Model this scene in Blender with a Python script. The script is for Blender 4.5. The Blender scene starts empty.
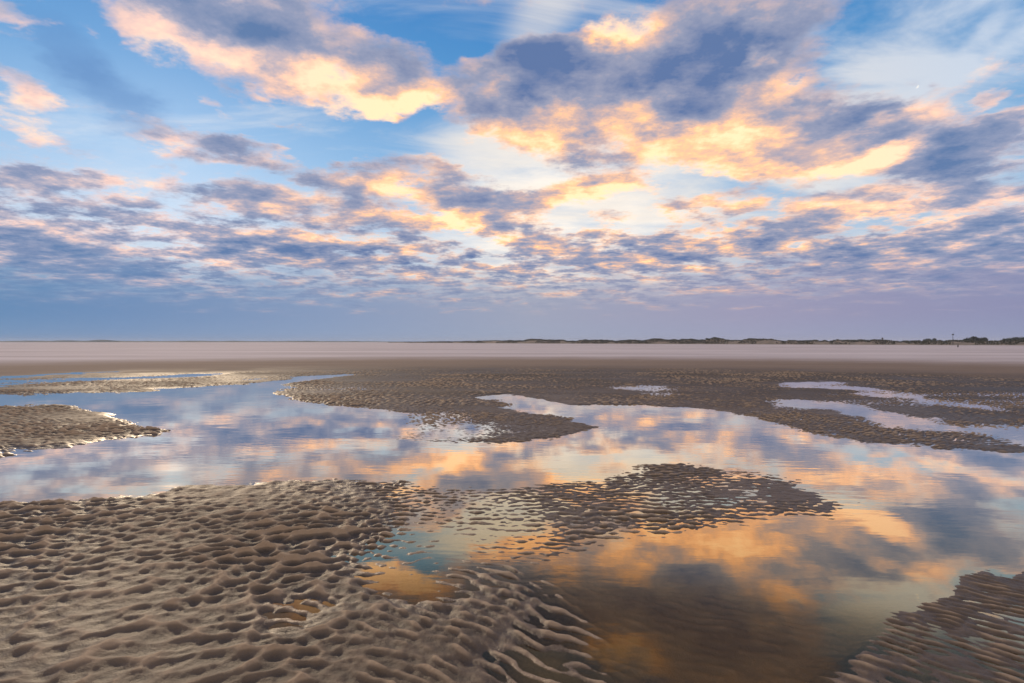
import bpy, bmesh, math, random, mathutils
import numpy as np
# ---------------------------------------------------------------- sky
F = 569.0                       # focal length in picture widths of 1024
SUN_AZ, SUN_EL = math.radians(6.0), math.radians(10.0)
LAMP_AZ, LAMP_EL = math.radians(-31.), math.radians(16.)

def lin(r, g, b):
    f = lambda c: (c/255/12.92) if c/255 <= .04045 else ((c/255+.055)/1.055)**2.4
    return (f(r), f(g), f(b), 1.0)

class NB:
    """small helper to write node trees"""
    def __init__(s, tree): s.t = tree; s.n = tree.nodes; s.l = tree.links
    def _in(s, node, i, v):
        if v is None: return
        if hasattr(v, 'is_output'): s.l.new(v, node.inputs[i])
        else: node.inputs[i].default_value = v
    def m(s, op, a, b=None, c=None, clamp=False):
        n = s.n.new('ShaderNodeMath'); n.operation = op; n.use_clamp = clamp
        s._in(n, 0, a); s._in(n, 1, b); s._in(n, 2, c); return n.outputs[0]
    def v(s, op, a, b=None):
        n = s.n.new('ShaderNodeVectorMath'); n.operation = op
        s._in(n, 0, a)
        if op == 'SCALE': s._in(n, 3, b)
        else: s._in(n, 1, b)
        return n.outputs['Value'] if op in ('LENGTH', 'DOT_PRODUCT') else n.outputs[0]
    def xyz(s, x, y, z=0.0):
        n = s.n.new('ShaderNodeCombineXYZ'); s._in(n, 0, x); s._in(n, 1, y); s._in(n, 2, z); return n.outputs[0]
    def sep(s, v):
        n = s.n.new('ShaderNodeSeparateXYZ'); s._in(n, 0, v); return n.outputs
    def mr(s, v, a, b, c=0.0, d=1.0, mode='SMOOTHSTEP'):
        n = s.n.new('ShaderNodeMapRange'); n.interpolation_type = mode; n.clamp = mode == 'LINEAR'
        for i, q in enumerate((v, a, b, c, d)): s._in(n, i, q)
        return n.outputs[0]
    def mix(s, f, a, b, mode='MIX'):
        n = s.n.new('ShaderNodeMix'); n.data_type = 'RGBA'; n.blend_type = mode
        s._in(n, 0, f); s._in(n, 6, a); s._in(n, 7, b); return n.outputs[2]
    def noise(s, v, scale, detail=5, rough=.55, col=False, dist=0.0):
        n = s.n.new('ShaderNodeTexNoise'); s._in(n, 'Vector', v)
        n.inputs['Scale'].default_value = scale; n.inputs['Detail'].default_value = detail
        n.inputs['Roughness'].default_value = rough; n.inputs['Distortion'].default_value = dist
        return n.outputs['Color' if col else 'Fac']
    def ramp(s, f, stops):
        n = s.n.new('ShaderNodeValToRGB'); s._in(n, 0, f)
        e = n.color_ramp.elements
        while len(e) < len(stops): e.new(.5)
        for el, (p, c) in zip(e, stops): el.position = p; el.color = c
        return n.outputs[0]
    def blob(s, A, px, py, rx, ry, rot=0., amp=1., core=.15):
        az = math.atan((px-512)/F); el = math.atan((342-py)/F*math.cos(az))
        n = s.n.new('ShaderNodeMapping'); n.vector_type = 'TEXTURE'; s._in(n, 0, A)
        n.inputs[1].default_value = (az, el, 0)
        n.inputs[2].default_value = (0, 0, math.radians(rot))
        n.inputs[3].default_value = (1.12*rx*math.cos(az)**2/F, 1.12*ry*math.cos(az)*math.cos(el)**2/F, 1)
        return s.mr(s.v('LENGTH', n.outputs[0]), 1.0, core, 0.0, amp)
    def blobs(s, A, lst, start=0.0):
        tot = start
        for i, b in enumerate(lst):
            P = A
            if i and i % 6 == 0:                # keeps the evaluation order sequential (small shader stack)
                n = s.n.new('ShaderNodeVectorMath'); n.operation = 'MULTIPLY_ADD'
                s.l.new(tot, n.inputs[0]); n.inputs[1].default_value = (1e-7,)*3; s.l.new(A, n.inputs[2]); P = n.outputs[0]
                A = P
            tot = s.m('ADD', tot, s.blob(P, *b))
        return tot

# cloud banks: picture azimuth/elevation given as (x, y, half width, half height, turn, weight)
CLOUDS = [
 (200, 8, 165, 62, -10, .8), (300, 40, 135, 66, -14, .75), (130, 15, 60, 30, -40, .4), (390, 60, 62, 62, -35, .5), (392, 100, 85, 24, 4, .75), (300, 78, 50, 34, -20, .4),
 (15, 85, 58, 20, -18, .5), (22, 118, 62, 34, -8, .75), (10, 5, 60, 18, 0, .5), (75, 12, 30, 9, -10, .3),
 (178, 140, 68, 21, -8, .75), (248, 150, 62, 20, -8, .75), (285, 118, 32, 8, -22, .5), (215, 108, 22, 10, -25, .3),
 (45, 182, 110, 20, -4, .85), (130, 190, 65, 18, -6, .6), (185, 192, 30, 10, 0, .4), (85, 210, 90, 14, -4, .3),
 (252, 202, 70, 23, -6, .85), (345, 178, 98, 24, 2, .85), (430, 166, 75, 14, -6, .5), (400, 192, 50, 14, 0, .3),
 (375, 216, 100, 22, -6, .7), (488, 205, 72, 36, -14, .9), (420, 225, 50, 14, 10, .45), (430, 195, 60, 18, 0, .4),
 (65, 255, 150, 30, -4, .62), (270, 245, 110, 20, 0, .6), (190, 232, 60, 9, -5, .3), (330, 258, 90, 17, 0, .35),
 (510, 85, 80, 66, 12, .82), (560, 70, 80, 48, 10, .8), (660, 45, 150, 78, 8, .92), (770, 40, 110, 60, 16, .62),
 (640, 130, 200, 56, 0, .72), (750, 132, 130, 54, -4, .75), (530, 128, 90, 38, 4, .55), (700, 85, 120, 50, 0, .5), (790, 158, 130, 30, -4, .5),
 (850, 125, 95, 40, 4, .85), (880, 160, 120, 40, 0, .8), (980, 150, 108, 34, 4, .9), (1000, 125, 80, 14, -6, .5), (820, 160, 80, 24, 0, .35),
 (590, 194, 95, 19, 4, 1.0), (700, 202, 90, 13, 2, .6), (610, 238, 90, 9, -2, .5), (640, 214, 70, 6, 3, .4), (800, 203, 60, 8, 0, .25), (812, 220, 95, 20, 10, .8), (860, 210, 60, 10, 10, .3),
 (950, 200, 110, 24, 4, .55), (960, 235, 130, 24, 4, .5), (1010, 265, 120, 30, 0, .5), (880, 268, 110, 20, -2, .45), (985, 96, 20, 18, 60, .6),
 (700, 245, 110, 12, -4, .45), (640, 260, 120, 14, -2, .4), (540, 248, 45, 10, 0, .42), (830, 256, 90, 16, 0, .42), (945, 88, 120, 24, 10, .36), (835, 75, 70, 45, 0, .34), (900, 70, 70, 14, 15, .2),
]
# openings where the sky shows between the banks
GAPS = [(110, 75, 90, 40, -30, .25), (500, 150, 80, 24, 0, .22), (560, 224, 100, 12, 0, .2), (460, 236, 45, 12, 0, .2), (730, 226, 80, 8, 0, .1),
        (880, 232, 60, 9, 8, .25), (890, 110, 60, 14, 10, .25), (400, 135, 90, 20, 0, .2), (880, 45, 90, 40, 20, .15), (700, 180, 130, 10, 0, .25), (470, 25, 60, 40, 0, .25), (560, 15, 50, 25, 0, .3)]
# where the low sun reaches the cloud undersides
WARM = [
 (160, 30, 100, 34, -30, .5), (250, 55, 90, 28, -10, .55), (340, 88, 70, 34, -20, .75), (400, 102, 70, 22, 4, .9), (20, 118, 60, 34, 0, .8),
 (155, 142, 40, 18, -8, .5), (130, 192, 50, 12, -4, .7), (280, 205, 30, 14, 0, .45), (395, 188, 50, 14, -4, .6), (440, 222, 60, 16, 10, .6), (470, 210, 25, 30, 0, .3),
 (535, 132, 60, 26, 4, .62), (640, 100, 60, 14, 18, .42), (690, 145, 110, 34, -6, .8), (745, 120, 60, 42, 20, .62), (612, 30, 36, 34, 0, .95), (775, 48, 22, 18, 10, .75),
 (800, 140, 90, 34, 0, .6), (850, 165, 90, 22, 0, .6), (905, 150, 50, 18, 10, .5), (880, 165, 80, 20, 0, .4), (600, 198, 90, 12, 3, .6), (880, 215, 90, 20, -10, .6), (870, 250, 60, 14, -30, .5),
 (945, 92, 130, 30, 10, .55), (60, 190, 90, 8, -5, .3), (960, 222, 110, 26, 4, .32), (90, 245, 120, 22, 0, .22), (940, 265, 120, 16, 0, .25), (200, 245, 60, 10, -5, .45), (300, 238, 80, 10, 0, .3), (640, 215, 300, 60, 0, .3),
]
DARK = [(520, 70, 90, 50, 12, .5), (690, 60, 110, 50, 0, .45), (960, 155, 110, 26, 6, .5), (490, 205, 50, 26, -14, .3), (855, 108, 50, 14, 10, .4), (250, 145, 30, 14, 0, .3),
        (60, 175, 90, 12, -4, .3), (800, 15, 120, 50, 10, .5), (590, 60, 60, 40, 0, .2)]
SKY_GAIN = 1.0

def build_world():
    w = bpy.data.worlds.new('World'); bpy.context.scene.world = w; w.use_nodes = True
    t = w.node_tree; t.nodes.clear(); B = NB(t)
    tc = t.nodes.new('ShaderNodeTexCoord').outputs['Generated']
    d = B.v('NORMALIZE', tc)
    x, y, z = B.sep(d)
    zc = B.m('MAXIMUM', z, 0.0)
    az = B.m('ARCTAN2', x, y); el = B.m('ARCSINE', zc)
    A = B.xyz(az, el)
    # cloud layer seen in perspective
    inv = B.m('DIVIDE', 1.0, B.m('ADD', zc, .115))
    Q = B.xyz(B.m('MULTIPLY', x, inv), B.m('MULTIPLY', y, inv))
    # ragged outlines: wander the bank coordinates with turbulence
    wn = B.v('SUBTRACT', B.noise(Q, 2.1, 5, .6, True), (.5, .5, .5))
    amp = B.m('ADD', .02, B.m('MULTIPLY', el, .28))
    wv = B.v('MULTIPLY', B.v('SCALE', wn, amp), (1.5, .8, 0))
    wn2 = B.v('SUBTRACT', B.noise(Q, 8.0, 4, .65, True), (.5, .5, .5))
    wv2 = B.v('MULTIPLY', B.v('SCALE', wn2, B.m('ADD', .006, B.m('MULTIPLY', el, .10))), (1.5, .9, 0))
    Aw = B.v('ADD', A, B.v('ADD', wv, wv2))
    n1 = B.noise(Q, 2.3, 9, .6, dist=.15)
    qy = B.v('ADD', Q, B.v('MULTIPLY', Q, (.04, .06, 0)))
    n2 = B.noise(qy, 2.3, 6, .6, dist=.15)
    nf = B.noise(Q, 5.0, 8, .66)
    bank = B.blobs(Aw, CLOUDS)
    gap = B.blobs(Aw, GAPS)
    bank = B.m('SUBTRACT', bank, gap)
    # broken layer low over the horizon
    low = B.mr(el, .25, .14)
    back = B.mr(y, .45, -.1)                    # behind the viewer: plain broken cloud
    bias = B.m('ADD', B.m('MULTIPLY', low, .56), B.m('MULTIPLY', back, .3))
    dens = B.m('ADD', B.m('MULTIPLY', B.m('SUBTRACT', n1, .5), 2.3), B.m('MULTIPLY', B.m('SUBTRACT', nf, .5), B.m('ADD', 1.9, B.m('MULTIPLY', low, 1.6))))
    dens = B.m('ADD', dens, B.m('ADD', B.m('MULTIPLY', bank, .98), bias))
    dens = B.m('SUBTRACT', dens, .215)
    alpha = B.mr(dens, -.12, .54)
    # light: thinner towards the sun = lit
    lit = B.m('MULTIPLY', B.m('SUBTRACT', n1, n2), 1.35)
    warm = B.m('SUBTRACT', B.blobs(Aw, WARM), B.blobs(Aw, DARK))
    thick = B.m('SUBTRACT', B.m('SUBTRACT', B.m('MULTIPLY', B.m('MINIMUM', dens, 1.35), .42), B.m('MULTIPLY', warm, .55)), lit)
    thick = B.m('ADD', thick, B.m('MULTIPLY', B.m('SUBTRACT', nf, .5), B.m('ADD', .62, B.m('MULTIPLY', low, .35))))
    thick = B.m('ADD', thick, B.m('ADD', .24, B.m('MULTIPLY', low, .08)))
    # closeness to the sun
    sd = (math.sin(SUN_AZ)*math.cos(SUN_EL), math.cos(SUN_AZ)*math.cos(SUN_EL), math.sin(SUN_EL))
    cs = B.v('DOT_PRODUCT', d, sd)
    near = B.mr(cs, .78, .99)
    vnear = B.mr(cs, .90, 1.0)
    ramp_far = B.ramp(thick, [(.0, lin(255, 230, 212)), (.2, lin(240, 210, 204)), (.38, lin(194, 186, 200)), (.58, lin(150, 160, 190)), (1.0, lin(100, 130, 174))])
    ramp_near = B.ramp(thick, [(.0, lin(255, 236, 206)), (.18, lin(250, 208, 170)), (.38, lin(212, 184, 180)), (.58, lin(158, 162, 186)), (1.0, lin(98, 122, 168))])
    cloud = B.mix(near, ramp_far, ramp_near)
    # sunlit cloud is far brighter than paper white: the water shows its true gold
    glow = B.m('MULTIPLY', B.mr(thick, .46, .02), B.m('ADD', .35, B.m('MULTIPLY', near, .65)))
    cloud = B.mix(glow, cloud, B.v('MULTIPLY', cloud, (1.46, 1.13, .90)))
    # clear sky
    ns = t.nodes.new('ShaderNodeTexSky'); ns.sky_type = 'NISHITA'; ns.sun_disc = False
    ns.sun_elevation = LAMP_EL; ns.sun_rotation = LAMP_AZ
    ns.altitude = 0; ns.air_density = 1.0; ns.dust_density = .6; ns.ozone_density = 2.0
    nsc = B.mix(1.0, B.v('SCALE', ns.outputs[0], .06), (.9, 1.0, 1.25, 1), 'MULTIPLY')
    grad = B.ramp(B.m('MULTIPLY', el, 1.6), [(.0, lin(205, 215, 225)), (.28, lin(190, 214, 238)), (.45, lin(146, 194, 236)), (.66, lin(88, 160, 220)), (.9, lin(52, 134, 206))])
    clear = B.mix(.8, nsc, grad)
    clear = B.mix(B.m('MULTIPLY', B.mr(cs, .95, 1.0), B.mr(B.noise(B.v('MULTIPLY', Q, (1.0, 1.6, 0)), 1.9, 6, .6), .30, .66, .30, .95)), clear, (1.14, 1.02, .88, 1))
    # high thin cirrus, brightest to the right of the sun
    cq = B.v('MULTIPLY', Q, (1.0, 1.0, 0))
    rot = t.nodes.new('ShaderNodeMapping'); B._in(rot, 0, cq); rot.inputs[2].default_value = (0, 0, math.radians(-52)); rot.inputs[3].default_value = (.8, 1.9, 1)
    ci = B.noise(rot.outputs[0], 1.5, 7, .6, dist=.6)
    side = B.blobs(A, [(930, 80, 240, 110, 15, .55), (500, 150, 120, 60, 0, .5), (700, 190, 260, 60, 0, .55), (985, 34, 70, 16, 45, .3), (880, 70, 110, 50, 0, .3), (540, 20, 60, 40, 30, .4), (960, 75, 120, 16, 20, .35), (110, 90, 110, 40, -25, .0)], .08)
    cia = B.m('MULTIPLY', B.mr(B.m('ADD', ci, B.m('MULTIPLY', side, .35)), .50, .85), .75)
    clear = B.mix(cia, clear, B.mix(near, lin(222, 230, 242), lin(250, 240, 228)))
    veil = B.m('MULTIPLY', B.blobs(Aw, [(110, 95, 85, 34, -25, .55), (60, 40, 70, 30, -30, .4)]), 1.0, None, True)
    clear = B.mix(veil, clear, lin(98, 140, 196))
    col = B.mix(alpha, clear, cloud)
    # murk along the horizon: blue to the left, mauve to the right
    hz = B.ramp(B.m('ADD', B.m('MULTIPLY', az, .62), .5), [(.0, lin(96, 138, 182)), (.12, lin(112, 144, 186)), (.3, lin(136, 156, 190)), (.52, lin(160, 166, 188)), (.75, lin(158, 156, 184)), (1., lin(138, 142, 178))])
    hz = B.mix(B.mr(el, .0, .05, .25, 0.), hz, lin(150, 172, 200))
    hn = B.m('ADD', B.m('MULTIPLY', B.m('SUBTRACT', n1, .5), .14), B.m('MULTIPLY', B.m('SUBTRACT', nf, .5), .05))
    col = B.mix(B.mr(B.m('ADD', el, hn), .15, .045), col, hz)
    # unseen sky above and behind: brightness and warm tint added to light the sand
    up = B.m('MAXIMUM', B.mr(el, .62, .85), back)
    gain = B.m('ADD', SKY_GAIN, B.m('MULTIPLY', up, SKY_UP))
    col = B.mix(B.m('MULTIPLY', up, .55), col, lin(255, 232, 208))
    bg = t.nodes.new('ShaderNodeBackground'); out = t.nodes.new('ShaderNodeOutputWorld')
    t.links.new(B.v('SCALE', col, B.m('MULTIPLY', gain, 10.0)), bg.inputs[0]); bg.inputs[1].default_value = .1
    t.links.new(bg.outputs[0], out.inputs[0])
    w.cycles.sampling_method = 'MANUAL'; w.cycles.sample_map_resolution = 512
SKY_UP = .12
# ---------------------------------------------------------------- tools
CAMH = 1.2
rng = np.random.default_rng(7)

def link(o):
    bpy.context.scene.collection.objects.link(o); return o

def tag(o, label=None, cat=None, group=None, kind=None):
    if label: o['label'] = label
    if cat: o['category'] = cat
    if group: o['group'] = group
    if kind: o['kind'] = kind
    return o

_TAB = {}
def vnoise(x, y, seed=0):
    """smooth value noise, -1..1"""
    if seed not in _TAB: _TAB[seed] = np.random.default_rng(seed).uniform(-1, 1, (256, 256)).astype(np.float32)
    tab = _TAB[seed]
    xi = np.floor(x).astype(np.int64); yi = np.floor(y).astype(np.int64)
    fx = (x-xi).astype(np.float32); fy = (y-yi).astype(np.float32)
    fx = fx*fx*fx*(fx*(fx*6-15)+10); fy = fy*fy*fy*(fy*(fy*6-15)+10)
    a = tab[xi & 255, yi & 255]; b = tab[(xi+1) & 255, yi & 255]
    c = tab[xi & 255, (yi+1) & 255]; d = tab[(xi+1) & 255, (yi+1) & 255]
    return (a*(1-fx)+b*fx)*(1-fy)+(c*(1-fx)+d*fx)*fy

def fbm(x, y, seed, octs=3, gain=.5):
    s = 0; a = 1
    for i in range(octs):
        s = s+a*vnoise(x*2**i+i*17.3, y*2**i-i*9.1, seed+i); a *= gain
    return s

def waves(x, y, lam, ang, spread, lspread, n, seed):
    """a band of wind- or current-made wave trains, unit variance; ang = heading of the wave vector"""
    r = np.random.default_rng(seed); s = np.zeros_like(x)
    for i in range(n):
        t = math.radians(ang+r.normal()*spread); k = 2*math.pi/(lam*math.exp(r.normal()*lspread))
        s += np.cos((k*math.cos(t))*x+(k*math.sin(t))*y+r.uniform(0, 6.283))
    return s*math.sqrt(2/n)

def cells(x, y, seed):
    """scooped cells: squared distance to the nearest of a jittered set of points, softly joined"""
    if seed not in _TAB: _TAB[seed] = np.random.default_rng(seed).uniform(-1, 1, (256, 256)).astype(np.float32)
    t = _TAB[seed]; xi = np.floor(x).astype(np.int64); yi = np.floor(y).astype(np.int64)
    s = np.zeros(x.shape, np.float64)
    for i in (-1, 0, 1):
        for j in (-1, 0, 1):
            cx, cy = xi+i, yi+j
            px = cx+.5+.42*t[cx & 255, cy & 255]+.25*(cy & 1); py = cy+.5+.36*t[(cx+91) & 255, (cy+37) & 255]
            s += np.exp(-34*((x-px)**2+(y-py)**2))
    return np.clip(-np.log(s+1e-12)/34/.42, 0, 1.5)

def sstep(a, b, v):
    t = np.clip((v-a)/(b-a), 0, 1); return t*t*(3-2*t)

def sdf(U, V, pts):
    """signed distance (inside negative) to an outline, in view-angle / log-range coordinates"""
    P = np.array([((px-512)/F, math.log(max(py-342, .5))) for px, py in pts], dtype=np.float32)
    d = np.full(U.shape, 1e9, np.float32); ins = np.zeros(U.shape, bool)
    for i in range(len(P)):
        a = P[i]; b = P[(i+1) % len(P)]; e = b-a
        wx = U-a[0]; wy = V-a[1]
        t = np.clip((wx*e[0]+wy*e[1])/(e@e+1e-12), 0, 1)
        d = np.minimum(d, (wx-e[0]*t)**2+(wy-e[1]*t)**2)
        c = ((a[1] <= V) != (b[1] <= V)) & (U < a[0]+(V-a[1])/(e[1] if abs(e[1]) > 1e-9 else 1e-9)*e[0])
        ins ^= c
    d = np.sqrt(d)
    return np.where(ins, -d, d)

# ---------------------------------------------------------------- relief of the tidal flat
# outlines on the flat given by bearing/range read off the picture: (outline, level above the water in m, softness)
CHANNEL = [(-400, 394), (0, 396), (120, 393), (200, 389), (245, 386), (275, 388), (268, 394), (300, 402), (345, 408), (395, 414), (430, 424), (400, 436), (395, 443), (470, 446), (560, 443), (598, 433), (604, 428), (585, 420), (545, 411), (505, 404), (480, 398), (500, 396), (545, 401), (590, 404), (640, 404), (690, 411), (745, 420), (790, 432), (850, 444), (900, 452), (1040, 454), (1500, 456), (1500, 600), (1040, 563), (960, 578), (905, 605), (860, 640), (800, 700), (790, 800), (670, 800), (645, 690), (625, 655), (610, 630), (565, 590), (530, 560), (485, 540), (455, 520), (470, 500), (480, 487), (400, 479), (290, 481), (200, 489), (100, 498), (0, 507), (-400, 540)]
SHAPES = [
 ([(490, 392), (600, 387), (700, 385), (800, 382), (1024, 381), (1300, 386), (1300, 450), (900, 452), (790, 430), (640, 402), (520, 398)], .005, .07),
 ([(400, 396), (470, 394), (530, 402), (600, 430), (540, 441), (470, 444), (410, 430), (360, 408)], .007, .06),
 (CHANNEL, -.055, .040),
 ([(600, 575), (700, 565), (840, 590), (900, 600), (830, 700), (780, 800), (670, 800), (640, 690), (610, 630)], -.036, .10),
 ([(-400, 400), (0, 405), (60, 404), (95, 409), (125, 419), (150, 428), (178, 433), (150, 439), (100, 443), (50, 450), (0, 456), (-400, 484)], .034, .05),
 ([(385, 416), (450, 412), (500, 430), (480, 444), (398, 445)], -.004, .07),
 ([(440, 492), (540, 478), (600, 470), (640, 464), (720, 466), (810, 478), (895, 500), (850, 520), (760, 533), (660, 545), (600, 552), (560, 575), (500, 545), (470, 510)], .004, .10),
 ([(640, 463), (690, 466), (720, 476), (690, 480), (640, 472)], .008, .04),
 ([(200, 433), (250, 428), (300, 432), (250, 440)], -.016, .06),
 ([(300, 430), (330, 425), (350, 432), (320, 438)], -.012, .06),
 ([(770, 440), (900, 450), (910, 470), (840, 485), (790, 470)], -.020, .06),
 ([(480, 495), (520, 500), (540, 540), (590, 590), (500, 560), (430, 530), (440, 490)], .000, .10),
 ([(335, 562), (372, 543), (430, 520), (480, 528), (500, 552), (482, 585), (440, 612), (405, 600), (365, 582)], -.004, .08),
 ([(255, 612), (300, 598), (338, 606), (320, 622), (262, 636)], -.007, .06),
 ([(372, 586), (400, 572), (436, 580), (440, 606), (415, 612), (385, 596)], -.013, .05),
 ([(405, 530), (440, 522), (470, 532), (462, 556), (425, 562), (395, 548)], -.008, .06),
 ([(500, 640), (560, 655), (590, 690), (520, 700), (470, 670)], -.006, .05),
 ([(1060, 560), (960, 580), (905, 608), (868, 640), (815, 690), (800, 800), (1700, 800), (1500, 560)], .003, .10),
 ([(-300, 389), (0, 381.5), (100, 377.5), (232, 373), (232, 375.5), (100, 380.5), (0, 386.5), (-300, 396)], -.010, .022),
 ([(0, 376), (60, 373.5), (130, 371), (130, 372.5), (60, 375.5), (0, 379)], -.004, .03),
 ([(240, 388), (258, 383), (300, 378), (352, 374.8), (354, 376.2), (305, 381), (275, 388)], -.03, .016),
 ([(786, 384), (840, 382.5), (872, 388), (905, 396), (880, 396.5), (830, 391), (790, 388.5)], -.012, .03),
 ([(870, 388), (940, 400), (1024, 413), (1200, 440), (1200, 446), (1024, 418), (935, 405), (865, 393)], -.008, .03),
 ([(770, 401), (830, 404), (900, 415), (960, 424), (1024, 432), (1200, 452), (1200, 462), (1024, 443), (960, 434), (890, 425), (830, 413), (775, 407)], -.014, .035),
 ([(900, 376), (1024, 384), (1100, 395), (1100, 402), (1024, 394), (960, 388), (890, 380)], .0, .05),
 ([(610, 388), (660, 386), (690, 396), (640, 399)], -.006, .05),
]

def flat_z(Y):
    """the wide beach falls away gently towards the dunes"""
    return np.where(Y < 50, 0, -1.6*sstep(0, 1, np.clip((Y-50)/370, 0, 1)))

def relief(x, y):
    r = np.sqrt(x*x+y*y)
    fr = y > .35*r                                    # the part of the flat in front of the viewer
    ys = np.where(fr, np.maximum(y, .2), np.maximum(.35*r, .2))
    U = (x/ys).astype(np.float32); V = np.log(CAMH*F/ys).astype(np.float32)
    lx, ly = U*9, V*9
    Uw = U+.016*fbm(lx, ly, 11, 4, .6); Vw = V+.030*fbm(lx+31, ly+7, 23, 4, .6)
    base = .017+.008*fbm(x*.5, y*.5, 41, 2)
    base = base+.010*sstep(math.log(120), math.log(230), V)*sstep(.0, -.45, U)     # the near bank is drier on the left
    lev = base.astype(np.float32)
    for pts, h, soft in SHAPES:
        s = sdf(Uw, Vw, pts)
        if pts is CHANNEL:                            # the near bank thins out into scattered crests towards the middle
            apron = sstep(-.50, -.15, U)*sstep(math.log(115), math.log(140), V)*sstep(.45, .15, U)
            q = sstep(.30, .04, s)*apron
            lev = lev*(1-q)+.001*q
        w = sstep(soft, -soft, s)
        lev = lev*(1-w)+h*w
    lev = np.where(fr, lev, base)
    # long shallow runnels on the far flat
    lev = lev+.011*fbm(x*.09+.3*vnoise(x*.2, y*.2, 121), y*.55, 111, 3)*sstep(9, 14, r)*sstep(30, 24, r)*sstep(-.03, 0, lev)
    # --- ripples
    wx = x+.05*fbm(x*1.7, y*1.7, 51, 2); wy = y+.05*fbm(x*1.7+9, y*1.7, 61, 2)
    soft = lambda n, w=1.3: np.tanh(n/w)
    cusp = lambda n, w=1.3: np.clip(1-np.sqrt(np.clip((1-soft(n, w))*.5, 0, 1)+.004), 0, 1)**1.3
    lens = waves(wx, wy, .082, 86, 24, .22, 40, 13)
    a = waves(wx, wy, .092, 96, 15, .15, 34, 3)
    # interlocking hollows: scooped cells with thin ridges where they meet
    sl = wy-.12*wx+.020*vnoise(wx*6, wy*6, 99)
    bowl = cells(wx/.112+.24*vnoise(wx*3.6, wy*3.6, 97), sl/.088, 5)
    bow2 = cells(wx/.060+.2*vnoise(wx*6, wy*6, 98), sl/.050, 15)
    k = sstep(-.35, .35, fbm(x*.45+5, y*.45, 131, 2))     # cells here, linked crests there
    net = (.80-.36*k)*bowl+(.22+.44*k)*cusp(a)+.15*bow2
    net = net-.52
    l1 = cusp(waves(wx, wy, .076, 57, 13, .16, 30, 6), 1.1)
    l1 = .80*l1+.26*cells(wx/.11, wy/.09, 6)+.10*bow2-.40
    l2 = cusp(waves(wx, wy, .054, 54, 14, .18, 30, 7), 1.1)
    l2 = .8*l2+.24*cells(wx/.14, wy/.11, 8)+.08*bow2-.38
    # where the crests only just clear the water they stand as separate low mounds
    wl = sstep(.016, .004, lev)*sstep(-.075, -.03, lev)
    net = net*(1-wl)+(np.clip(lens, -1.3, 2.)*.27-.08)*wl
    w1 = sstep(.05, -.05, sdf(Uw, Vw, [(455, 545), (540, 565), (620, 590), (760, 560), (930, 590), (860, 660), (800, 800), (300, 800), (360, 640), (420, 590)]))
    w2 = sstep(.05, -.05, sdf(Uw, Vw, [(1200, 550), (960, 575), (890, 605), (840, 640), (770, 720), (760, 800), (1700, 800)]))
    rp = net*.027*(1-w1)+l1*.025*w1
    rp = rp*(1-.55*sstep(-.012, -.030, lev))
    rp = rp*(1-w2)+l2*.015*w2
    patch = .72+.45*fbm(x*.9, y*.9, 71, 2)
    amp = patch*(1+.5*sstep(6, 10, r))*sstep(29, 22, r)*sstep(-.075, -.02, lev)
    amp = amp*(1+.45*sstep(.02, .05, lev)*sstep(6, 3, r))
    h = lev+rp*np.clip(amp, .1, 1.5)
    h = h+.0022*fbm(x*4.2, y*4.2, 91, 2)*sstep(14, 6, r)*sstep(-.03, .01, lev)
    h = h+.0030*fbm(x*17, y*14, 81, 3)*sstep(14, 8, r)
    h = h+flat_z(r)
    return h, lev, rp*np.clip(amp, .1, 1.5)

def build_sand():
    az = np.concatenate([np.radians(np.arange(-52, 52.001, .085)), np.radians(np.arange(54, 307.9, 2.0))])
    rs = [.25]
    while rs[-1] < 3200:
        r = rs[-1]
        if r < 1.7: d = .10
        elif r < 4.2: d = .0088
        elif r < 9: d = .0088+(r-4.2)*.0034
        elif r < 30: d = .025+(r-9)*.003
        else: d = r*.05
        rs.append(r+d)
    rs = np.array(rs); na, nr = len(az), len(rs)
    R, T = np.meshgrid(rs, az, indexing='ij')
    x = (R*np.sin(T)).astype(np.float32).ravel(); y = (R*np.cos(T)).astype(np.float32).ravel()
    z = np.empty_like(x); lev = np.empty_like(x); cr = np.empty_like(x)
    for s in range(0, len(x), 200000):
        z[s:s+200000], lev[s:s+200000], cr[s:s+200000] = relief(x[s:s+200000], y[s:s+200000])
    co = np.stack([x, y, z], 1)
    i = np.arange(nr-1)[:, None]*na; j = np.arange(na)[None, :]; j2 = (j+1) % na
    q = np.stack([i+j, i+na+j, i+na+j2, i+j2], -1).reshape(-1, 4)[:, ::-1]
    me = bpy.data.meshes.new('sand_flat')
    me.vertices.add(len(co)); me.vertices.foreach_set('co', co.ravel())
    me.loops.add(q.size); me.loops.foreach_set('vertex_index', q.ravel().astype(np.int32))
    me.polygons.add(len(q)); me.polygons.foreach_set('loop_start', np.arange(0, q.size, 4, dtype=np.int32))
    me.polygons.foreach_set('use_smooth', np.ones(len(q), bool))
    me.update()
    at = me.attributes.new('level', 'FLOAT', 'POINT'); at.data.foreach_set('value', lev)
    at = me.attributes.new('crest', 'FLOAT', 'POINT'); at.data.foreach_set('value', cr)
    o = link(bpy.data.objects.new('ground', me)); tag(o, kind='structure')
    me.materials.append(sand_material())
    return o

def new_mat(name):
    m = bpy.data.materials.new(name); m.use_nodes = True
    t = m.node_tree; B = NB(t); p = t.nodes['Principled BSDF']
    return m, t, B, p

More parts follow.
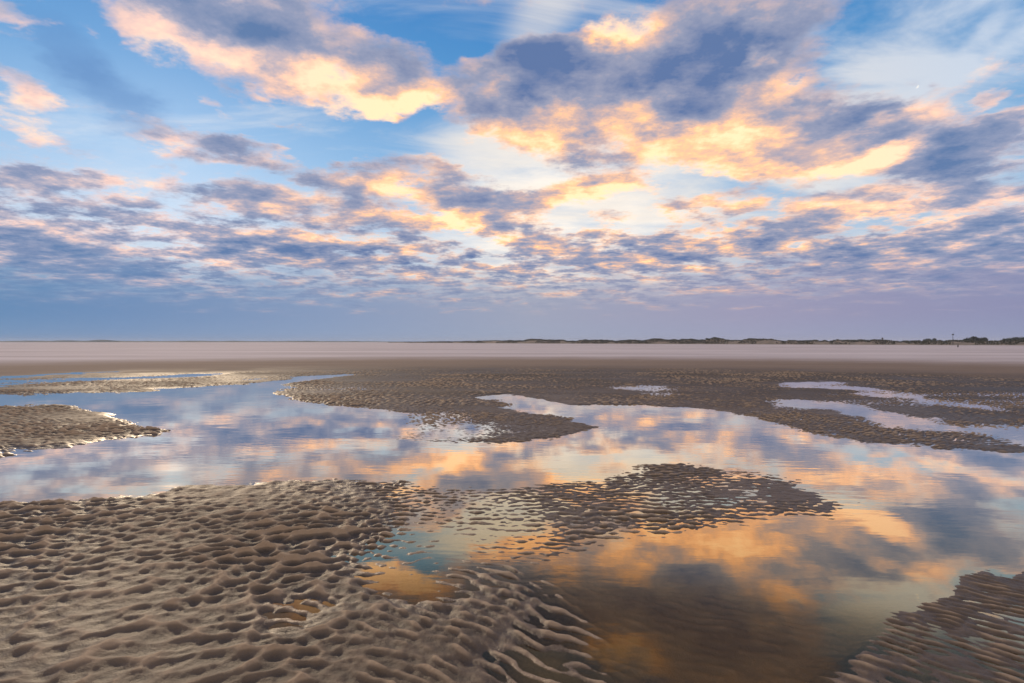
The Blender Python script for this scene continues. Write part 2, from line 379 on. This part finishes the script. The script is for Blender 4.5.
def sand_material():
    m, t, B, p = new_mat('tidal_sand')
    g = t.nodes.new('ShaderNodeNewGeometry').outputs['Position']
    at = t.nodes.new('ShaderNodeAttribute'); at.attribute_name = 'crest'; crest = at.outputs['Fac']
    x, y, z = B.sep(g)
    r = B.v('LENGTH', B.xyz(x, y, 0.0))
    big = B.noise(B.v('MULTIPLY', g, (1, 1, 0)), .35, 4, .6)
    mid = B.noise(g, 5.0, 5, .6); fine = B.noise(g, 160., 3, .7)
    # how wet: height over the standing water, with the draining hollows wettest
    wet = B.mr(B.m('ADD', z, B.m('MULTIPLY', B.m('SUBTRACT', big, .5), .05)), .052, -.004)
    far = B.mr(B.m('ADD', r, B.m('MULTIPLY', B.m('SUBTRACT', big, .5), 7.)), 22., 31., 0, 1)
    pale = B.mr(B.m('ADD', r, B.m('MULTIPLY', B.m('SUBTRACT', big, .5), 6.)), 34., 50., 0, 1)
    wet = B.m('MULTIPLY', wet, B.m('SUBTRACT', 1.0, far))
    dry = B.mix(mid, lin(94, 79, 65), lin(114, 97, 79))
    damp = B.mix(mid, lin(72, 58, 46), lin(88, 72, 57))
    col = B.mix(wet, dry, damp)
    streak = B.noise(B.v('MULTIPLY', g, (.07, .6, 0)), 1., 5, .65)
    band = B.mr(B.m('ADD', B.m('ADD', r, B.m('MULTIPLY', B.m('SUBTRACT', streak, .5), 8.)), B.m('MULTIPLY', B.m('SUBTRACT', big, .5), 5.)), 9., 17., 0, 1)
    col = B.mix(B.m('MULTIPLY', band, .9), col, lin(57, 46, 41))  # wet band, with shaded ripple sides darkened into its colour
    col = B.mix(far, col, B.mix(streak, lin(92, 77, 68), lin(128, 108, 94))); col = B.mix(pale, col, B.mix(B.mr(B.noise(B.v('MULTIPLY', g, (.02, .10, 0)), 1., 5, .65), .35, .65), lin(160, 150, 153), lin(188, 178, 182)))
    # the bottom of the pools is clean rippled sand
    col = B.mix(B.m('MULTIPLY', B.mr(z, -.004, -.02), B.mr(r, 40., 30.)), col, lin(112, 90, 64))
    # hollow shade and crest light put into the colour, over damp hollows and dry crests
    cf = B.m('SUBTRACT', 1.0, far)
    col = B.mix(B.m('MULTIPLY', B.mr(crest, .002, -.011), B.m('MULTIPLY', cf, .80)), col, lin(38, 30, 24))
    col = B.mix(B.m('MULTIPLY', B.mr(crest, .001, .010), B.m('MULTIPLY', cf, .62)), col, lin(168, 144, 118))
    grit = B.noise(g, 420., 2, .8)
    col = B.mix(B.mr(fine, .60, .78, 0, .5), col, lin(58, 47, 38)); col = B.mix(B.mr(grit, .66, .74, 0, .55), col, lin(196, 180, 158))
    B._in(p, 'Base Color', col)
    film = B.m('MULTIPLY', B.mr(z, .007, .001), B.mr(r, 12., 6., 0, .06))
    B._in(p, 'Roughness', B.m('ADD', B.m('SUBTRACT', B.m('SUBTRACT', .86, film), B.m('MULTIPLY', wet, .40)), B.m('MULTIPLY', band, .14), None, True))
    p.inputs['IOR'].default_value = 1.42
    hgt = B.m('ADD', B.m('MULTIPLY', fine, .0026), B.m('MULTIPLY', B.noise(g, 34., 5, .7), .009))
    bp = t.nodes.new('ShaderNodeBump'); bp.inputs['Strength'].default_value = .8; bp.inputs['Distance'].default_value = 1.0
    B._in(bp, 'Height', B.m('MULTIPLY', hgt, B.mr(r, 12., 3., .15, 1.)))
    t.links.new(bp.outputs[0], p.inputs['Normal'])
    return m

def build_water():
    n = 256
    bm = bmesh.new()
    vs = [bm.verts.new((44*math.cos(2*math.pi*i/n), 44*math.sin(2*math.pi*i/n), 0)) for i in range(n)]
    bm.faces.new(vs)
    me = bpy.data.meshes.new('water'); bm.to_mesh(me); bm.free()
    o = link(bpy.data.objects.new('water', me)); tag(o, kind='structure')
    m = bpy.data.materials.new('shallow_water'); m.use_nodes = True; t = m.node_tree; t.nodes.clear(); B = NB(t)
    g = t.nodes.new('ShaderNodeNewGeometry').outputs['Position']
    mp = t.nodes.new('ShaderNodeMapping'); B._in(mp, 0, g); mp.inputs[2].default_value = (0, 0, math.radians(12)); mp.inputs[3].default_value = (.55, 1.6, 1)
    patches = B.mr(B.noise(g, .55, 3, .5), .42, .66, .25, 1.)
    hh = B.m('ADD', B.m('MULTIPLY', B.noise(mp.outputs[0], 7., 3, .5), .0016), B.m('MULTIPLY', B.noise(mp.outputs[0], 1.6, 2, .5), .003))
    bp = t.nodes.new('ShaderNodeBump'); bp.inputs['Strength'].default_value = .5; bp.inputs['Distance'].default_value = 1.0
    B._in(bp, 'Height', B.m('MULTIPLY', hh, patches))
    fr = t.nodes.new('ShaderNodeFresnel'); fr.inputs[0].default_value = 1.34; t.links.new(bp.outputs[0], fr.inputs['Normal'])
    fc = t.nodes.new('ShaderNodeFloatCurve'); t.links.new(fr.outputs[0], fc.inputs[1])
    cv = fc.mapping.curves[0]
    cv.points[0].location = (0, .02); cv.points[1].location = (1, 1)
    for q in ((.07, .07), (.095, .12), (.14, .48), (.33, .78), (.65, .9)): cv.points.new(*q)
    fc.mapping.update(); f = fc.outputs[0]
    gl = t.nodes.new('ShaderNodeBsdfGlossy')
    B._in(gl, 'Roughness', B.mr(B.noise(mp.outputs[0], .45, 4, .6), .5, .70, .018, .042))
    # golden reflections put into the gloss colour: amber looking down, clear mirror at a glance
    B._in(gl, 'Color', B.mix(B.mr(fr.outputs[0], .10, .42), (1, .82, .55, 1), (1, .95, .88, 1)))
    t.links.new(bp.outputs[0], gl.inputs['Normal'])
    tr = t.nodes.new('ShaderNodeBsdfTransparent'); tr.inputs[0].default_value = (.94, .86, .73, 1)
    mx = t.nodes.new('ShaderNodeMixShader'); B._in(mx, 0, f); t.links.new(tr.outputs[0], mx.inputs[1]); t.links.new(gl.outputs[0], mx.inputs[2])
    out = t.nodes.new('ShaderNodeOutputMaterial'); t.links.new(mx.outputs[0], out.inputs[0])
    me.materials.append(m)
    return o
WATER_POW = .7
# ---------------------------------------------------------------- far shore: dunes, trees, marks
def ray(px, dist):
    a = (px-512)/F
    return a*dist, dist                       # x, y at depth 'dist'

def simple_mat(name, c1, c2, scale=2., rough=.9):
    m, t, B, p = new_mat(name)
    g = t.nodes.new('ShaderNodeNewGeometry').outputs['Position']
    B._in(p, 'Base Color', B.mix(B.mr(B.noise(g, scale, 4, .6), .35, .65), lin(*c1), lin(*c2)))
    B._in(p, 'Roughness', rough)
    return m

def mesh_obj(name, bm, mat, parent=None, smooth=False):
    me = bpy.data.meshes.new(name); bm.normal_update(); bm.to_mesh(me); bm.free()
    if mat: me.materials.append(mat)
    if smooth: me.polygons.foreach_set('use_smooth', [True]*len(me.polygons))
    o = link(bpy.data.objects.new(name, me))
    if parent: o.parent = parent
    return o

def tube(bm, p0, p1, r0, r1, n=8, caps=True):
    p0 = mathutils.Vector(p0); p1 = mathutils.Vector(p1); d = (p1-p0).normalized()
    u = d.orthogonal().normalized(); v = d.cross(u)
    a = [bm.verts.new(p0+(u*math.cos(2*math.pi*i/n)+v*math.sin(2*math.pi*i/n))*r0) for i in range(n)]
    b = [bm.verts.new(p1+(u*math.cos(2*math.pi*i/n)+v*math.sin(2*math.pi*i/n))*r1) for i in range(n)]
    for i in range(n): bm.faces.new((a[i], a[(i+1) % n], b[(i+1) % n], b[i]))
    if caps: bm.faces.new(a[::-1]); bm.faces.new(b)

def box(bm, c, s):
    r = bmesh.ops.create_cube(bm, size=1.0)
    for v in r['verts']: v.co = mathutils.Vector((c[0]+v.co.x*s[0], c[1]+v.co.y*s[1], c[2]+v.co.z*s[2]))

# foot of the dune chain: (picture x, depth) and the height of the crest there
DUNE = [(385, 1500, .6), (410, 1250, 2.2), (440, 1080, 3.2), (478, 930, 4.2), (510, 830, 5.4), (545, 760, 5.0), (580, 710, 4.7), (610, 680, 4.0), (640, 650, 5.0), (690, 600, 5.6), (740, 560, 5.3), (790, 520, 4.4), (840, 485, 4.0), (900, 450, 3.7), (960, 420, 3.5), (1024, 400, 3.6), (1120, 380, 3.8), (1300, 350, 3.6), (1600, 320, 3.2)]

def dune_at(px):
    xs = [d[0] for d in DUNE]
    return float(np.interp(px, xs, [d[1] for d in DUNE])), float(np.interp(px, xs, [d[2] for d in DUNE]))

def gz(x, y): return float(flat_z(math.hypot(x, y)))

def dune_z(px, t):
    """height over the beach, t = 0 at the seaward foot .. 1 at the landward foot"""
    dist, h = dune_at(px)
    k = px*.055
    hh = h*(.86+.20*vnoise(np.array([k*1.3]), np.array([t*2.0]), 5)[0]+.16*vnoise(np.array([k*4.1]), np.array([t*3+4]), 6)[0])
    prof = float(sstep(0, .38, t)*(1-sstep(.62, 1.0, t)))
    return hh*prof*(1-.10*math.sin(k*2+t*5)), dist

def build_dunes():
    bm = bmesh.new(); cols = list(np.arange(385, 1600, 2.5)); nt = 14; rows = []
    for px in cols:
        col = []
        for k in range(nt+1):
            t = k/nt; h, dist = dune_z(px, t); D = dist+t*58
            x, y = ray(px, D); col.append(bm.verts.new((x, y, gz(x, y)-.25+h)))
        rows.append(col)
    for a, b in zip(rows, rows[1:]):
        for k in range(nt): bm.faces.new((a[k], b[k], b[k+1], a[k+1]))
    o = mesh_obj('dunes', bm, simple_mat('dune_sand', (128, 112, 98), (96, 86, 72), .12), smooth=True); tag(o, kind='structure')
    # marram grass: tufts of blades over the crest and most of the slopes
    r = random.Random(3); bm = bmesh.new()
    for i in range(26000):
        px = r.uniform(388, 1480) if r.random() > .3 else r.uniform(388, 720); t = r.uniform(.10, .72)
        bare = vnoise(np.array([px*.09]), np.array([t*3.2]), 9)[0]
        if t < .26 and bare > .30+.6*(t-.12): continue
        h, dist = dune_z(px, t); D = dist+t*58; x, y = ray(px, D); z = gz(x, y)-.25+h
        s = r.uniform(.6, 1.2)
        for b in range(3):
            a = r.uniform(0, 6.28); w = r.uniform(.25, .5); lx, ly = r.gauss(0, .3), r.gauss(0, .3)
            c, sn = math.cos(a)*w, math.sin(a)*w
            v = [bm.verts.new((x-c, y-sn, z-.1)), bm.verts.new((x+c, y+sn, z-.1)), bm.verts.new((x+lx, y+ly, z+s*r.uniform(.7, 1.15)))]
            bm.faces.new(v)
    g = mesh_obj('dune_grass', bm, simple_mat('marram', (50, 54, 40), (70, 68, 48), .2)); tag(g, 'dull green marram grass covering the far dunes', 'grass', kind='stuff')

def leaf_crown(bm, r, cx, cz, rx, rz, n, leaf):
    lobes = [(r.uniform(-.55, .55)*rx, r.uniform(-.55, .55)*rx, cz+r.uniform(-.4, .45)*rz, r.uniform(.45, .7)) for _ in range(7)]
    for i in range(n):
        lx, ly, lz, k = r.choice(lobes)
        d = mathutils.Vector((r.gauss(0, 1), r.gauss(0, 1), r.gauss(0, 1))).normalized()*(r.random()**.45)
        p = mathutils.Vector((cx+lx+d.x*rx*k, ly+d.y*rx*k, lz+d.z*rz*k))
        u = mathutils.Vector((r.gauss(0, 1), r.gauss(0, 1), r.gauss(0, 1))).normalized(); v = u.orthogonal().normalized(); s = leaf*r.uniform(.6, 1.3)
        bm.faces.new([bm.verts.new(p+u*s), bm.verts.new(p+v*s*.6), bm.verts.new(p-u*s), bm.verts.new(p-v*s*.6)])

def make_tree(seed, h, w, foliage, bark):
    r = random.Random(seed)
    e = link(bpy.data.objects.new('tree', None))
    bm = bmesh.new(); tube(bm, (0, 0, -.3), (.1, .05, h*.45), .22, .15)
    for k in range(5):
        a = k*1.257+r.uniform(-.3, .3); tube(bm, (.1, .05, h*(.28+.04*k)), (math.cos(a)*w*.32, math.sin(a)*w*.32, h*r.uniform(.55, .8)), .11, .04, 6)
    mesh_obj('trunk', bm, bark, e)
    bm = bmesh.new(); leaf_crown(bm, r, 0, h*.60, w*.5, h*.42, 900, .34)
    mesh_obj('crown', bm, foliage, e)
    return e

def copy_tree(o):
    c = o.copy(); link(c)
    for ch in list(o.children):
        d = ch.copy(); link(d); d.parent = c
    return c

def build_far():
    build_dunes()
    r = random.Random(11)
    fol = simple_mat('dark_foliage', (40, 50, 48), (58, 66, 56), .8); bark = simple_mat('bark', (74, 62, 52), (96, 82, 70), 3.)
    protos = [make_tree(1, 5.4, 5.2, fol, bark), make_tree(2, 4.9, 6.0, fol, bark), make_tree(3, 5.6, 4.6, fol, bark)]
    used = [0]
    def place(px, D, sc, label, group):
        o = protos[used[0]] if used[0] < 3 else copy_tree(protos[used[0] % 3]); used[0] += 1
        x, y = ray(px, D); o.location = (x, y, gz(x, y)-.2+.3); o.rotation_euler = (0, 0, r.uniform(0, 6.28)); o.scale = (sc, sc, sc*1.14)
        tag(o, label, 'tree', group)
    for i, px in enumerate((966.5, 970, 974, 978, 982, 986)):
        place(px, 480+r.uniform(-8, 10), (.98, 1.10, 1.16, 1.12, 1.10, .98)[i], 'dark tree of the low rounded clump just right of the tall beacon mast', 'clump of trees right of the mast')
    for i, px in enumerate((1006.5, 1010.5, 1014.5, 1018.5, 1022.5, 1027)):
        place(px, 470+r.uniform(-8, 10), (.95, 1.08, 1.05, 1.14, 1.2, 1.1)[i], 'dark tree of the wide clump that the right picture edge cuts off', 'clump of trees at the right edge')
    for i, px in enumerate((925, 929, 933.5)):
        place(px, 500+r.uniform(-8, 10), (.88, .98, .9)[i], 'small dark tree of the lowest clump, left of the tall beacon mast', 'low clump of trees left of the mast')
    # scrub on the crest
    sb = []
    for k in range(3):
        bm = bmesh.new(); leaf_crown(bm, random.Random(30+k), 0, .7, 2.2, .95, 420, .3); sb.append(mesh_obj('shrub', bm, fol))
    spots = [(481, .9), (486, 1.0), (505, 1.15), (510, 1.25), (526, 1.), (546, .95), (552, .9), (575, 1.0), (580, .9), (601, 1.1), (606, 1.0), (640, .8), (683, 1.1), (690, 1.0), (702, 1.15), (708, 1.25), (716, 1.15), (722, .9), (765, .8), (812, .8), (858, .8), (897, .95), (901, .9)]
    for i, (px, s) in enumerate(spots):
        o = sb[i] if i < 3 else sb[i % 3].copy()
        if i >= 3: link(o)
        h, dist = dune_z(px, .42); D = dist+.42*58; x, y = ray(px, D)
        o.location = (x, y, gz(x, y)-.25+h-.25); o.rotation_euler = (0, 0, r.uniform(0, 6.28)); o.scale = (s, s, s*.85)
        tag(o, 'low dark bush among the grass on the far dune crest', 'bush', 'bushes on the dune crest')
    # beacon mast
    wood = simple_mat('dark_timber', (52, 46, 44), (70, 62, 58), 4.); iron = simple_mat('painted_iron', (46, 48, 56), (60, 62, 70), 3.)
    D = 408; x, y = ray(953, D); h, _ = dune_z(953, .1)
    e = link(bpy.data.objects.new('beacon_mast', None)); e.location = (x, y, gz(x, y)-.2)
    bm = bmesh.new(); tube(bm, (0, 0, 0), (0, 0, 7.9), .16, .11, 10); mesh_obj('pole', bm, iron, e)
    bm = bmesh.new(); box(bm, (0, 0, 8.1), (1.25, .5, .75)); box(bm, (0, 0, 7.62), (.8, .8, .1)); mesh_obj('topmark', bm, iron, e)
    for sx in (-1, 1):
        bm = bmesh.new(); tube(bm, (sx*1.0, 0, 0), (sx*.1, 0, 3.2), .07, .06, 6); mesh_obj('brace', bm, wood, e)
    tag(e, 'tall thin beacon mast with a square topmark standing over the dunes', 'mast')
    # look-out tower seen as a dark spike on the skyline
    D = 452; x, y = ray(882.5, D); h, dist = dune_z(882.5, .0)
    e = link(bpy.data.objects.new('lookout_tower', None)); e.location = (x, y, gz(x, y)-.2+3.3)
    for sx in (-1, 1):
        for sy in (-1, 1):
            bm = bmesh.new(); tube(bm, (sx*.62, sy*.62, -2.9), (sx*.32, sy*.32, 1.5), .09, .07, 6); mesh_obj('leg', bm, wood, e)
    bm = bmesh.new(); box(bm, (0, 0, 1.85), (.9, .9, .7)); mesh_obj('cabin', bm, wood, e)
    bm = bmesh.new(); v = [bm.verts.new(q) for q in ((-.55, -.55, 2.21), (.55, -.55, 2.21), (.55, .55, 2.21), (-.55, .55, 2.21), (0, 0, 3.0))]
    for i in range(4): bm.faces.new((v[i], v[(i+1) % 4], v[4]))
    bm.faces.new(v[:4][::-1]); mesh_obj('roof', bm, wood, e)
    tag(e, 'small dark wooden tower with pointed roof poking above the dune crest', 'tower')
    # stubby post on the sand
    D = 235; x, y = ray(958, D)
    e = link(bpy.data.objects.new('timber_post', None)); e.location = (x, y, gz(x, y))
    bm = bmesh.new(); tube(bm, (0, 0, -.3), (.03, 0, 1.0), .22, .19, 10); mesh_obj('post', bm, wood, e)
    bm = bmesh.new(); tube(bm, (.03, 0, 1.002), (.03, 0, 1.1), .26, .22, 10); mesh_obj('cap', bm, iron, e)
    tag(e, 'short stout dark post alone on the pale sand before the dunes', 'post')
    # low land beyond the water on the left
    bm = bmesh.new(); top = []; n = 150
    for i in range(n+1):
        px = -500+i*(930/n); D = 2600; x, y = ray(px, D)
        hh = 4.6+1.8*max(0, fbm(np.array([px*.03]), np.array([2.]), 77, 3)[0])*2+3.5*math.exp(-((px-98)/9)**2)+2.2*math.exp(-((px-25)/22)**2)+1.5*math.exp(-((px-190)/20)**2)
        if px > 330: hh *= max(.25, 1-(px-330)/120)
        top.append((bm.verts.new((x, y, -2.2)), bm.verts.new((x, y+25, -1.6+hh)), bm.verts.new((x, y+90, -2.2))))
    for a, b in zip(top, top[1:]):
        bm.faces.new((a[0], b[0], b[1], a[1])); bm.faces.new((a[1], b[1], b[2], a[2]))
    o = mesh_obj('far_shore', bm, simple_mat('far_land', (60, 72, 62), (76, 82, 70), .01)); tag(o, kind='structure')
    # the young moon in daylight
    m = bpy.data.materials.new('moonlight'); m.use_nodes = True; t = m.node_tree; t.nodes.clear()
    em = t.nodes.new('ShaderNodeEmission'); em.inputs[0].default_value = (1, .98, .95, 1); em.inputs[1].default_value = .95
    out = t.nodes.new('ShaderNodeOutputMaterial'); t.links.new(em.outputs[0], out.inputs[0])
    bm = bmesh.new(); R = 25.; nl, nv = 14, 16; grid = []
    for i in range(nl+1):                                   # the sunlit half of the ball, turned partly away
        a = math.radians(-75+i*(100/nl)); grid.append([bm.verts.new((R*math.cos(a)*math.sin(math.pi*j/nv), R*math.sin(a)*math.sin(math.pi*j/nv), R*math.cos(math.pi*j/nv))) for j in range(nv+1)])
    for a, b in zip(grid, grid[1:]):
        for j in range(nv): bm.faces.new((a[j], b[j], b[j+1], a[j+1]))
    bmesh.ops.remove_doubles(bm, verts=bm.verts, dist=.01)
    D = 9000.; x, y = ray(917, D); o = mesh_obj('moon', bm, m, smooth=True); o.location = (x, y, CAMH+(342-87)/F*D); o.rotation_euler = (0, math.radians(35), math.radians(-35))
    tag(o, 'tiny pale moon in the bright sky above the right clouds', 'moon')

HAZE = True
def build_haze():
    bm = bmesh.new(); box(bm, (0, 0, 5.5), (6800, 6800, 21)); o = mesh_obj('haze', bm, None)
    m = bpy.data.materials.new('haze_air'); m.use_nodes = True; t = m.node_tree; t.nodes.clear()
    v = t.nodes.new('ShaderNodeVolumePrincipled'); v.inputs['Color'].default_value = (.86, .91, 1, 1); v.inputs['Density'].default_value = .00015
    out = t.nodes.new('ShaderNodeOutputMaterial'); t.links.new(v.outputs[0], out.inputs['Volume'])
    o.data.materials.append(m); tag(o, 'thin blue haze over the far beach', 'haze', kind='stuff')
# ---------------------------------------------------------------- assemble
build_world()
build_sand()
build_water()
build_far()
if HAZE: build_haze()
sc = bpy.context.scene
cam = link(bpy.data.objects.new('camera', bpy.data.cameras.new('camera'))); sc.camera = cam
cam.data.lens = 20.0; cam.data.sensor_width = 36.0; cam.location = (0, 0, CAMH)
cam.rotation_euler = (math.radians(90), 0, 0); cam.data.clip_start = .05; cam.data.clip_end = 30000
sun = link(bpy.data.objects.new('sun', bpy.data.lights.new('sun', 'SUN')))
sun.data.energy = 1.75; sun.data.angle = math.radians(2); sun.data.color = (1.0, .76, .50)
sun.rotation_euler = (math.radians(90)-LAMP_EL, 0, math.radians(180)-LAMP_AZ)
sc.view_settings.view_transform = 'Standard'; sc.view_settings.look = 'None'; sc.view_settings.gamma = 1; sc.view_settings.exposure = 0
sc.cycles.max_bounces = 6; sc.cycles.transparent_max_bounces = 8; sc.cycles.caustics_reflective = False
